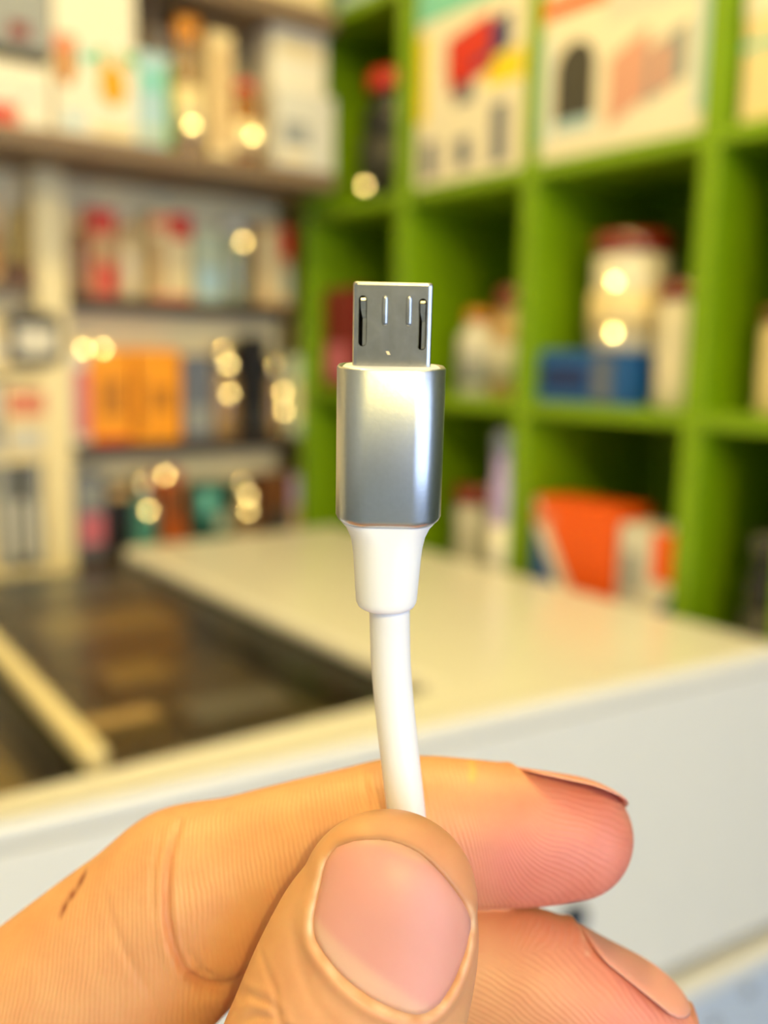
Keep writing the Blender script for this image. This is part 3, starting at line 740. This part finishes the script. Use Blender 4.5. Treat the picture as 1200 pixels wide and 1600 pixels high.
nail_m = mat('fingernail', (232, 168, 152), .34, var=.05, scale=500, coat=.15)
nails = []
def nail(poly, origin, T, n, sel, fold, free, lift=.10, lunula=None, name='fingernail', groove=.38, recess=.42, edge=.22):
    """poly: outline in (s along the finger, w across), mm from origin; the plate follows the finger's own curvature"""
    global DISP, V
    T = Vector(T).normalized(); n = Vector(n); n = (n-T*n.dot(T)).normalized(); Wd = T.cross(n)
    o = np.array(origin); Tn, Nn_, Wn = np.array(T), np.array(n), np.array(Wd)
    q = V-o
    s_, w_, h_ = q @ Tn, q @ Wn, q @ Nn_
    poly = np.asarray(poly)
    cs, cw = poly.mean(0); R0 = np.abs(poly-[cs, cw]).max()+2.5
    ok = sel & (NV @ Nn_ > .12) & (np.abs(s_-cs) < R0) & (np.abs(w_-cw) < R0)
    idx = np.nonzero(ok)[0]
    P2 = np.stack([s_[idx], w_[idx]], 1)
    ins = inside(P2, poly); d, t = seg_dist(P2, poly, True)
    sd = np.where(ins, -d, d)
    def basis(s, w):
        s = (s-cs)/6; w = (w-cw)/6
        return np.stack([np.ones_like(s), s, w, s*s, s*w, w*w, w**4, w*w*s, s**3], 1)
    fitm = sd < .3
    co = np.linalg.lstsq(basis(P2[fitm, 0], P2[fitm, 1]), h_[idx][fitm], rcond=None)[0]
    # how much of a fold here: none at the free edge
    fr = np.clip(((P2-[cs, cw]) @ np.array([1., 0]))/(poly[:, 0].max()-cs), -1, 1)
    fk = 1-ss(fr, free[0], free[1])
    hs = basis(P2[:, 0], P2[:, 1]) @ co
    ctr = hs-recess
    hin = np.minimum(h_[idx], ctr)
    kin = ss(-sd, -.25, .25)
    newh = h_[idx]*(1-kin)+hin*kin
    newh += fold*fk*gs(sd-.75, .55)*(sd > -.2)-groove*.3*gs(sd-.05, .22)*fk
    V[idx] += Nn_[None]*(newh-h_[idx])[:, None]
    kk = (gs(sd-.3, .22)*fk*.5*np.clip(.45+.3*np.sin(t*61)+.25*np.sin(t*143+1)+.2*np.sin(t*23), 0, 1))[:, None]
    COLV[idx] = COLV[idx]*(1-kk)+np.array(srgb((246, 222, 186)))*kk
    kk2 = (gs(sd-.1, .28)*(1-fk)*.55)[:, None]
    COLV[idx] = COLV[idx]*(1-kk2)+np.array(srgb((150, 104, 72)))*kk2
    # plate
    bm = bmesh.new(); m = len(poly); rings_t = []; rings_b = []; K = 14
    lay = bm.verts.layers.float_color.new('tint')
    def vert(s, w, f, dz):
        hh = float((basis(np.array([s]), np.array([w])) @ co)[0])+lift-edge*f**8-dz
        v = bm.verts.new([float(x)*.001 for x in (o+Tn*s+Wn*w+Nn_*hh)])
        return v
    def color(s, w):
        c_ = np.array(srgb((220, 152, 140)))
        if lunula is not None:
            k = ss(lunula[0]-(s-cs)-lunula[2]*(w-cw), 0, lunula[1]); c_ = c_*(1-k)+np.array(srgb((228, 176, 152)))*k
        e = (s-cs)/(poly[:, 0].max()-cs)
        k = ss(e, .86, .93)*.45; c_ = c_*(1-k)+np.array(srgb((214, 170, 130)))*k
        return (*c_, 1)
    grow = 1.0
    for side_ in (0, 1):
        prev = None; top = []
        cv = vert(cs, cw, 0, side_*.35); cv[lay] = color(cs, cw)
        for r in range(1, K+1):
            f = r/K; ring = []
            for s, w in poly:
                S_, W_ = cs+(s-cs)*f*grow, cw+(w-cw)*f*grow
                v = vert(S_, W_, f, side_*.35); v[lay] = color(S_, W_); ring.append(v)
            for i in range(m):
                if prev is None: fv = (cv, ring[i], ring[(i+1) % m])
                else: fv = (prev[i], ring[i], ring[(i+1) % m], prev[(i+1) % m])
                bm.faces.new(fv if side_ == 0 else fv[::-1])
            prev = ring
        if side_ == 0: t_edge = prev
        else:
            for i in range(m): bm.faces.new((t_edge[i], prev[i], prev[(i+1) % m], t_edge[(i+1) % m]))
    bmesh.ops.recalc_face_normals(bm, faces=bm.faces)
    return from_bm(name, bm, None, hand, True)

hand = empty('hand', (0, 0, 0))
hand.matrix_world = HM
tag(hand, 'bare left hand pinching the white cable between thumb and index finger', 'hand')

# thumb nail: outline seen in the photograph carried to the finger's plane
TN = [(527, 1325), (553, 1316), (593, 1313), (627, 1320), (655, 1334), (682, 1355), (709, 1381), (733, 1411), (745, 1437), (743, 1465), (735, 1497), (721, 1530), (703, 1557),
      (680, 1576), (652, 1585), (620, 1578), (580, 1560), (540, 1530), (513, 1499), (494, 1470), (490, 1443), (495, 1412), (502, 1380), (510, 1348)]
zt = 7.4
o_t = PX(617, 1450, zt)
T_t = Vector((math.sin(math.radians(20)), math.cos(math.radians(20)), 0.0))
n_t = Vector((.10, 0, 1))
n_t = (n_t-T_t*n_t.dot(T_t)).normalized(); W_t = T_t.cross(n_t)
def densify(pl, k=2):
    return [(p.x, p.y) for p in catmull([Vector((x, y, 0)) for x, y in pl+[pl[0]]], k)[:-1]]
pl = []
sel_t = zone_thumb & (NV[:, 2] > .15) & (V[:, 2] > 0)
for x, y in densify(TN):
    x -= 10*float(ss(x, 640, 745))
    k_ = np.argmin(np.where(sel_t, np.hypot(PV[:, 0]-x, PV[:, 1]-y), 1e9))
    d = (Vector(PX(x, y, V[k_, 2]))-o_t); pl.append((d.dot(T_t), d.dot(W_t)))
nails.append(nail(pl, o_t, T_t, n_t, zone_thumb, .34, (.35, .75), lunula=(-3.0, 1.3, .30)))
# index nail: on the far upper side, edge-on
T_i = Vector((1, -.06, 0)).normalized()
n_i = Vector((0, .40, -.92))
o_i = PX(885, 1250, -13.5)
def rr_poly(l, wd, r1, r2, n=7):
    pts = []
    for cx, cy, a0, r in ((l/2-r1, wd/2-r1, 0, r1), (-l/2+r2, wd/2-r2, 90, r2), (-l/2+r2, -wd/2+r2, 180, r2), (l/2-r1, -wd/2+r1, 270, r1)):
        for k in range(n+1):
            an = math.radians(a0+90*k/n); pts.append((cx+r*math.cos(an), cy+r*math.sin(an)))
    return densify(pts, 1)
sel_i = (V[:, 2] < -3) & (V[:, 0] > 5) & (V[:, 1] > -41)
nails.append(nail(rr_poly(11.0, 10.2, 4.6, 2.6), o_i+Vector((.2, 0, 0)), T_i, n_i, sel_i, .22, (.4, .8), lift=-.02, edge=.30, recess=.5))
# middle nail: on the upper side, turned a little to the viewer
T_m = (PX(985, 1606, -11.4)-PX(850, 1540, -12)).normalized()
n_m = Vector((.30, .70, -.74))
o_m = PX(970, 1563, -11.0)
sel_m = (V[:, 0] > 12) & (V[:, 1] < -36) & (V[:, 1] > -60)
nails.append(nail(rr_poly(12.8, 10.2, 4.4, 2.8), o_m, T_m, n_m, sel_m, .28, (.4, .8), lift=.0, edge=.30, recess=.5))

NV = normals(V, Q)
V += NV*DISP[:, None]
# ---- ridge phase per vertex (skin lines), in units of ridges
PH = np.zeros(len(V)); ST = np.zeros(len(V))
x_, y_ = V[:, 0], V[:, 1]
c1 = np.array([-5., 60.])                                   # index: near-vertical lines fanning slightly
th_ = np.arctan2(x_-c1[0], c1[1]-y_)
ang = V[:, 2]
i_tip = np.hypot(x_-14, (y_+66)*1.0)
m_idx = np.linalg.norm(V-np.array(PX(860, 1560, -9)), axis=1)
isM = (y_ < -41.5) & (x_ > 6) & (V[:, 2] < -3)
isI = (V[:, 2] < -3.0) & ~isM & (y_ > -62)
k_t = ss(x_, 8, 16)                                         # the lines turn to a flat loop on the fingertip
phI = (x_+.30*y_+.10*V[:, 2]+.012*(y_+30)**2)/.46*(1-k_t)+np.hypot((x_-10)*.55, (y_+38))/.44*k_t
phM = np.hypot(x_-2, y_+62)/.5
PH = np.where(isM, phM, phI)
ST = np.where(isI | isM, 1., 0.)*ss(V[:, 2], -15, -10)
me = bpy.data.meshes.new('skin')
me.vertices.add(len(V)); me.vertices.foreach_set('co', (V*.001).astype(np.float32).ravel())
me.loops.add(len(Q)*4); me.loops.foreach_set('vertex_index', Q.astype(np.int32).ravel())
me.polygons.add(len(Q)); me.polygons.foreach_set('loop_start', np.arange(0, len(Q)*4, 4, dtype=np.int32))
me.polygons.foreach_set('use_smooth', np.ones(len(Q), bool))
me.update(calc_edges=True); me.validate()
ca = me.attributes.new('tint', 'FLOAT_COLOR', 'POINT')
ca.data.foreach_set('color', np.concatenate([COLV, np.ones((len(V), 1))], 1).astype(np.float32).ravel())
for nm_, arr in (('ridge', PH), ('ridge_strength', ST)):
    at_ = me.attributes.new(nm_, 'FLOAT', 'POINT'); at_.data.foreach_set('value', arr.astype(np.float32))

def skin_material(name, rough, ridges=True, sss=.25, coat=0.):
    m = bpy.data.materials.new(name); m.use_nodes = True
    nt = m.node_tree; b = nt.nodes['Principled BSDF']; N_ = nt.nodes.new; L = nt.links.new
    at = N_('ShaderNodeAttribute'); at.attribute_name = 'tint'
    tc = N_('ShaderNodeTexCoord')
    nz = N_('ShaderNodeTexNoise'); nz.inputs['Scale'].default_value = 260; nz.inputs['Detail'].default_value = 5
    L(tc.outputs['Object'], nz.inputs['Vector'])
    mx = N_('ShaderNodeMix'); mx.data_type = 'RGBA'; mx.blend_type = 'MULTIPLY'; mx.inputs[0].default_value = 1.
    cr = N_('ShaderNodeValToRGB'); cr.color_ramp.elements[0].position = .3; cr.color_ramp.elements[1].position = .7
    cr.color_ramp.elements[0].color = (.93, .86, .84, 1) if ridges else (.97, .95, .95, 1); cr.color_ramp.elements[1].color = (1, 1, 1, 1)
    L(nz.outputs['Fac'], cr.inputs[0]); L(at.outputs['Color'], mx.inputs[6]); L(cr.outputs[0], mx.inputs[7])
    L(mx.outputs[2], b.inputs['Base Color'])
    b.inputs['Roughness'].default_value = rough
    b.inputs['Subsurface Weight'].default_value = sss
    b.inputs['Subsurface Radius'].default_value = (1., .30, .16)
    b.inputs['Subsurface Scale'].default_value = .0016
    b.inputs['Coat Weight'].default_value = coat
    if ridges:
        r_ = N_('ShaderNodeAttribute'); r_.attribute_name = 'ridge'
        s_ = N_('ShaderNodeAttribute'); s_.attribute_name = 'ridge_strength'
        nz2 = N_('ShaderNodeTexNoise'); nz2.inputs['Scale'].default_value = 220; nz2.inputs['Detail'].default_value = 2
        L(tc.outputs['Object'], nz2.inputs['Vector'])
        wob = N_('ShaderNodeMath'); wob.operation = 'MULTIPLY_ADD'; wob.inputs[1].default_value = 2.2
        L(nz2.outputs['Fac'], wob.inputs[0]); L(r_.outputs['Fac'], wob.inputs[2])
        mu = N_('ShaderNodeMath'); mu.operation = 'MULTIPLY'; mu.inputs[1].default_value = 2*math.pi; L(wob.outputs[0], mu.inputs[0])
        sn = N_('ShaderNodeMath'); sn.operation = 'SINE'; L(mu.outputs[0], sn.inputs[0])
        m2 = N_('ShaderNodeMath'); m2.operation = 'MULTIPLY'; L(sn.outputs[0], m2.inputs[0]); L(s_.outputs['Fac'], m2.inputs[1])
        vz = N_('ShaderNodeTexVoronoi'); vz.inputs['Scale'].default_value = 1500; L(tc.outputs['Object'], vz.inputs['Vector'])
        ad = N_('ShaderNodeMath'); ad.operation = 'MULTIPLY_ADD'; ad.inputs[1].default_value = .7
        L(vz.outputs['Distance'], ad.inputs[0]); L(m2.outputs[0], ad.inputs[2])
        bp = N_('ShaderNodeBump'); bp.inputs['Strength'].default_value = .22; bp.inputs['Distance'].default_value = .00006
        L(ad.outputs[0], bp.inputs['Height']); L(bp.outputs['Normal'], b.inputs['Normal'])
    else:
        bp = N_('ShaderNodeBump'); bp.inputs['Strength'].default_value = .3; bp.inputs['Distance'].default_value = .0001
        L(nz.outputs['Fac'], bp.inputs['Height']); L(bp.outputs['Normal'], b.inputs['Normal'])
    return m
skin_m = skin_material('skin', .46)
nailm = skin_material('fingernail_skin', .42, False, .3, .0)
link('body', me, skin_m, hand)
for o in nails:
    o.data.materials.clear(); o.data.materials.append(nailm)
nails[0]['label'] = 'broad pink thumbnail facing the viewer'

#CABLE
# ------------------------------------------------------------------ the cable (millimetre frame of the hand, see HM)
cable = empty('charging_cable', (0, 0, 0))
cable.matrix_world = HM
tag(cable, 'white charging cable with silver metal plug held upright between thumb and finger', 'cable')
LEAN = math.radians(14)
side = math.radians(1.2)
Ax = Vector((math.sin(side)*math.cos(LEAN), math.cos(side)*math.cos(LEAN), math.sin(LEAN)))
O_ = PX(609, 690, 3.0)                                    # middle of the sleeve
Xp = Vector((1, 0, 0)); Xp = (Xp-Ax*Xp.dot(Ax)).normalized()
Zp = Xp.cross(Ax).normalized()                            # towards the viewer
def hx(py):                                              # axial position (mm) seen at row py
    k = (800-py)/FP
    # O.y + h A.y = k (82 - O.z - h A.z)
    return (k*(82-O_.z)-O_.y)/(Ax.y+k*Ax.z)
def mmw(px, h):                                          # width of px pixels at axial position h
    return px*(82-(O_.z+h*Ax.z))/FP
def loc(x, h, z): return (O_+Xp*x+Ax*h+Zp*z)*.001
def stadium(wd, th, n=14, pw=1.0):
    r = th/2; c = wd/2-r; pts = []
    for s_, a0 in ((1, -90), (-1, 90)):
        for k in range(n+1):
            an = math.radians(a0+180*k/n)
            pts.append((s_*c+r*math.cos(an)*1.0, r*math.sin(an)))
    return pts
def morph(wd, th, rc, n=14):                             # rounded section, corner radius rc
    a, b = wd/2, th/2; rc = min(rc, a, b); pts = []
    for cx, cz, a0 in ((a-rc, -b+rc, -90), (a-rc, b-rc, 0), (-a+rc, b-rc, 90), (-a+rc, -b+rc, 180)):
        for k in range(n):
            an = math.radians(a0+90*k/(n-1)); pts.append((cx+rc*math.cos(an), cz+rc*math.sin(an)))
    return pts
def sweep(name, secs, m, parent, caps=True, smooth=True):
    return loft(name, [[loc(x, h, z) for x, z in p] for h, p in secs], m, parent, caps, smooth)

alu = mat('brushed_aluminium', (200, 203, 208), .30, metal=1., bump=.012, scale=2500, var=.05)
steel = mat('plug_steel', (180, 180, 180), .24, metal=1., bump=.03, scale=900, var=.22)
wplast = mat('white_soft_plastic', (247, 245, 246), .38, var=.015)
gold = mat('gold_contact', (224, 180, 90), .25, metal=1.)
h0, h1 = hx(806), hx(571.5)
W = mmw(166, (h0+h1)/2); T = 6.6; RCO = 2.6
def sec(k, th=None, rc=None): return morph(W*k if isinstance(k, float) and k < 3 else k, th or T, RCO if rc is None else rc)
outer = [(h0-.35, morph(W-1.1, T-.9, RCO-.4)), (h0+.0, morph(W-.35, T-.3, RCO-.15)), (h0+.35, morph(W, T, RCO)),
         (h1-.12, morph(W, T, RCO)), (h1, morph(W-.2, T-.2, RCO-.1)), (h1-.02, morph(W-.7, T-.7, RCO-.3)), (h1-.5, morph(W-.8, T-.8, RCO-.3))]
sl_ = sweep('metal_sleeve', outer, alu, cable)
sl_['label'] = 'silver-blue brushed metal sleeve'
sweep('sleeve_insert', [(h1-1.2, morph(W-.9, T-.9, RCO-.4)), (h1-.10, morph(W-.9, T-.9, RCO-.4)), (h1+.03, morph(W-1.3, T-1.3, RCO-.5))], wplast, cable)
# strain relief
pr = [(812, 157, .96, 2.3), (816, 150, .92, 2.4), (827, 131, .88, 2.5), (842, 117, .90, 2.6), (858, 110, .95, 2.7), (874, 106, 1., 2.6), (905, 101, 1., 2.6), (936, 96, 1., 2.5), (943, 94, 1., 2.5), (949, 88, 1., 2.4), (952, 78, 1., 2.1), (953.5, 60, 1., 1.6)]
rings = []
for py, wpx, tk, rc in pr:
    h = hx(py)+.3; wd = mmw(wpx, h); th = min(wd, 5.4)*tk if py > 860 else 5.4
    rings.append((h, morph(wd, th, min(rc, th/2-.05))))
sr = sweep('strain_relief', rings, wplast, cable)
# plug shell: a steel hood with a hollow mouth and two latch slots
p0, p1 = hx(577)-2.2, hx(441)
PW, PT = mmw(123, p1-3), 1.85
def hood(wd, th, ch):
    a, b = wd/2, th/2                                     # front face wide, back edges chamfered
    pts = [(-a+.35, b), (a-.35, b), (a-.10, b-.10), (a, b-.38), (a, -b+.75), (a-.75, -b), (-a+.75, -b), (-a, -b+.75), (-a, b-.38), (-a+.10, b-.10)]
    return [(x*(1-ch/a), z*(1-ch/b)) for x, z in pts]
secs = [(p0, hood(PW, PT, 0)), (p1-.22, hood(PW, PT, 0)), (p1-.06, hood(PW, PT, .06)), (p1, hood(PW, PT, .16)), (p1-.03, hood(PW, PT, .26)), (p1-.3, hood(PW, PT, .30)), (p0+.5, hood(PW, PT, .30))]
shell = sweep('plug_shell', secs, steel, cable, smooth=False)
bm = bmesh.new()
slots = [(-2.62, 462, 541), (2.62, 465, 545)]
def cutbox(x0, x1, ya, yb, za, zb, bm):
    ha, hb = hx(yb), hx(ya); r = (x1-x0)/2; c = (x0+x1)/2; pts = []
    for s_, hh, a0 in ((1, hb-r, 0), (-1, ha+r, 180)):
        for k in range(7):
            an = math.radians(a0+180*k/6); pts.append((c+r*math.cos(an), hh+r*math.sin(an)))
    a = [bm.verts.new(loc(x, h, za)) for x, h in pts]; b = [bm.verts.new(loc(x, h, zb)) for x, h in pts]
    n = len(pts)
    bm.faces.new(a[::-1]); bm.faces.new(b)
    for i in range(n): bm.faces.new((a[i], a[(i+1) % n], b[(i+1) % n], b[i]))
for cx, ya, yb in slots:
    x = cx*PW/7.0
    cutbox(x-.33, x+.33, ya, yb, -.1, 1.6, bm)
bmesh.ops.recalc_face_normals(bm, faces=bm.faces)
me = bpy.data.meshes.new('cut'); bm.to_mesh(me); bm.free()
cuto = bpy.data.objects.new('cut', me); COL.objects.link(cuto); cuto.parent = cable
bpy.context.view_layer.update()
md = shell.modifiers.new('slots', 'BOOLEAN'); md.operation = 'DIFFERENCE'; md.object = cuto; md.solver = 'EXACT'
dg = bpy.context.evaluated_depsgraph_get()
nm = bpy.data.meshes.new_from_object(shell.evaluated_get(dg))
shell.modifiers.clear(); shell.data = nm
bpy.data.objects.remove(cuto)
for p in nm.polygons: p.use_smooth = False
for cx, ya, yb in slots:                                   # sprung latches inside the slots
    x = cx*PW/7.0; ha, hb = hx(yb), hx(ya)
    sweep('latch_spring', [(ha+.05, [(x-.02, .30), (x+.30, .30), (x+.30, .50), (x-.02, .50)]), (ha+(hb-ha)*.55, [(x-.0, .30), (x+.28, .30), (x+.28, .52), (x-.0, .52)]),
          (ha+(hb-ha)*.72, [(x-.16, .35), (x+.24, .35), (x+.24, .6), (x-.16, .6)]), (hb-.45, [(x-.2, .45), (x+.24, .45), (x+.24, .86), (x-.2, .86)]), (hb-.2, [(x-.16, .3), (x+.2, .3), (x+.2, .5), (x-.16, .5)])], steel, cable, smooth=False)
for px_ in (600, 637):                                     # pressed ribs on the face
    x = (px_-612)*PW/123; ha, hb = hx(509), hx(461)
    def rib(f): return [(x+.24*f*math.cos(k*math.pi/8), PT/2-.01+.13*f*math.sin(k*math.pi/8)) for k in range(9)]
    sweep('pressed_rib', [(ha, rib(.2)), (ha+.12, rib(.8)), (ha+.3, rib(1)), (hb-.3, rib(1)), (hb-.12, rib(.8)), (hb, rib(.2))], steel, cable)
fl = sweep('fleck', [(hx(553), [(-.36, .925), (-.10, .925), (-.12, .95), (-.3, .95)]), (hx(547.5), [(-.5, .925), (-.26, .925), (-.3, .95), (-.46, .95)])], pm('cream'), cable, smooth=False)
fl['label'] = 'tiny cream fleck on the metal'
sweep('plug_tongue', [(p0+1, morph(PW*.6, .5, .1, 3)), (p1-.9, morph(PW*.6, .5, .1, 3))], mat('dark_plug_plastic', (30, 30, 32), .4), cable, smooth=False)
for k in range(5):
    xk = (k-2)*.65
    sweep('contact', [(p0+1.2, [(xk-.17, -.24), (xk+.17, -.24), (xk+.17, -.34), (xk-.17, -.34)]), (p1-1.1, [(xk-.17, -.24), (xk+.17, -.24), (xk+.17, -.34), (xk-.17, -.34)])], gold, cable, smooth=False)
# the cord
fine = catmull(cp, 10)
rings = []
Nn = Vector((1, 0, 0))
for i, p in enumerate(fine):
    tn = (fine[min(i+1, len(fine)-1)]-fine[max(i-1, 0)]).normalized()
    Nn = (Nn-tn*Nn.dot(tn)).normalized(); B_ = tn.cross(Nn)
    rings.append([(p+Nn*rr*math.cos(k*math.pi/12)+B_*rr*math.sin(k*math.pi/12))*.001 for k in range(24)])
loft('cord', rings, wplast, cable)
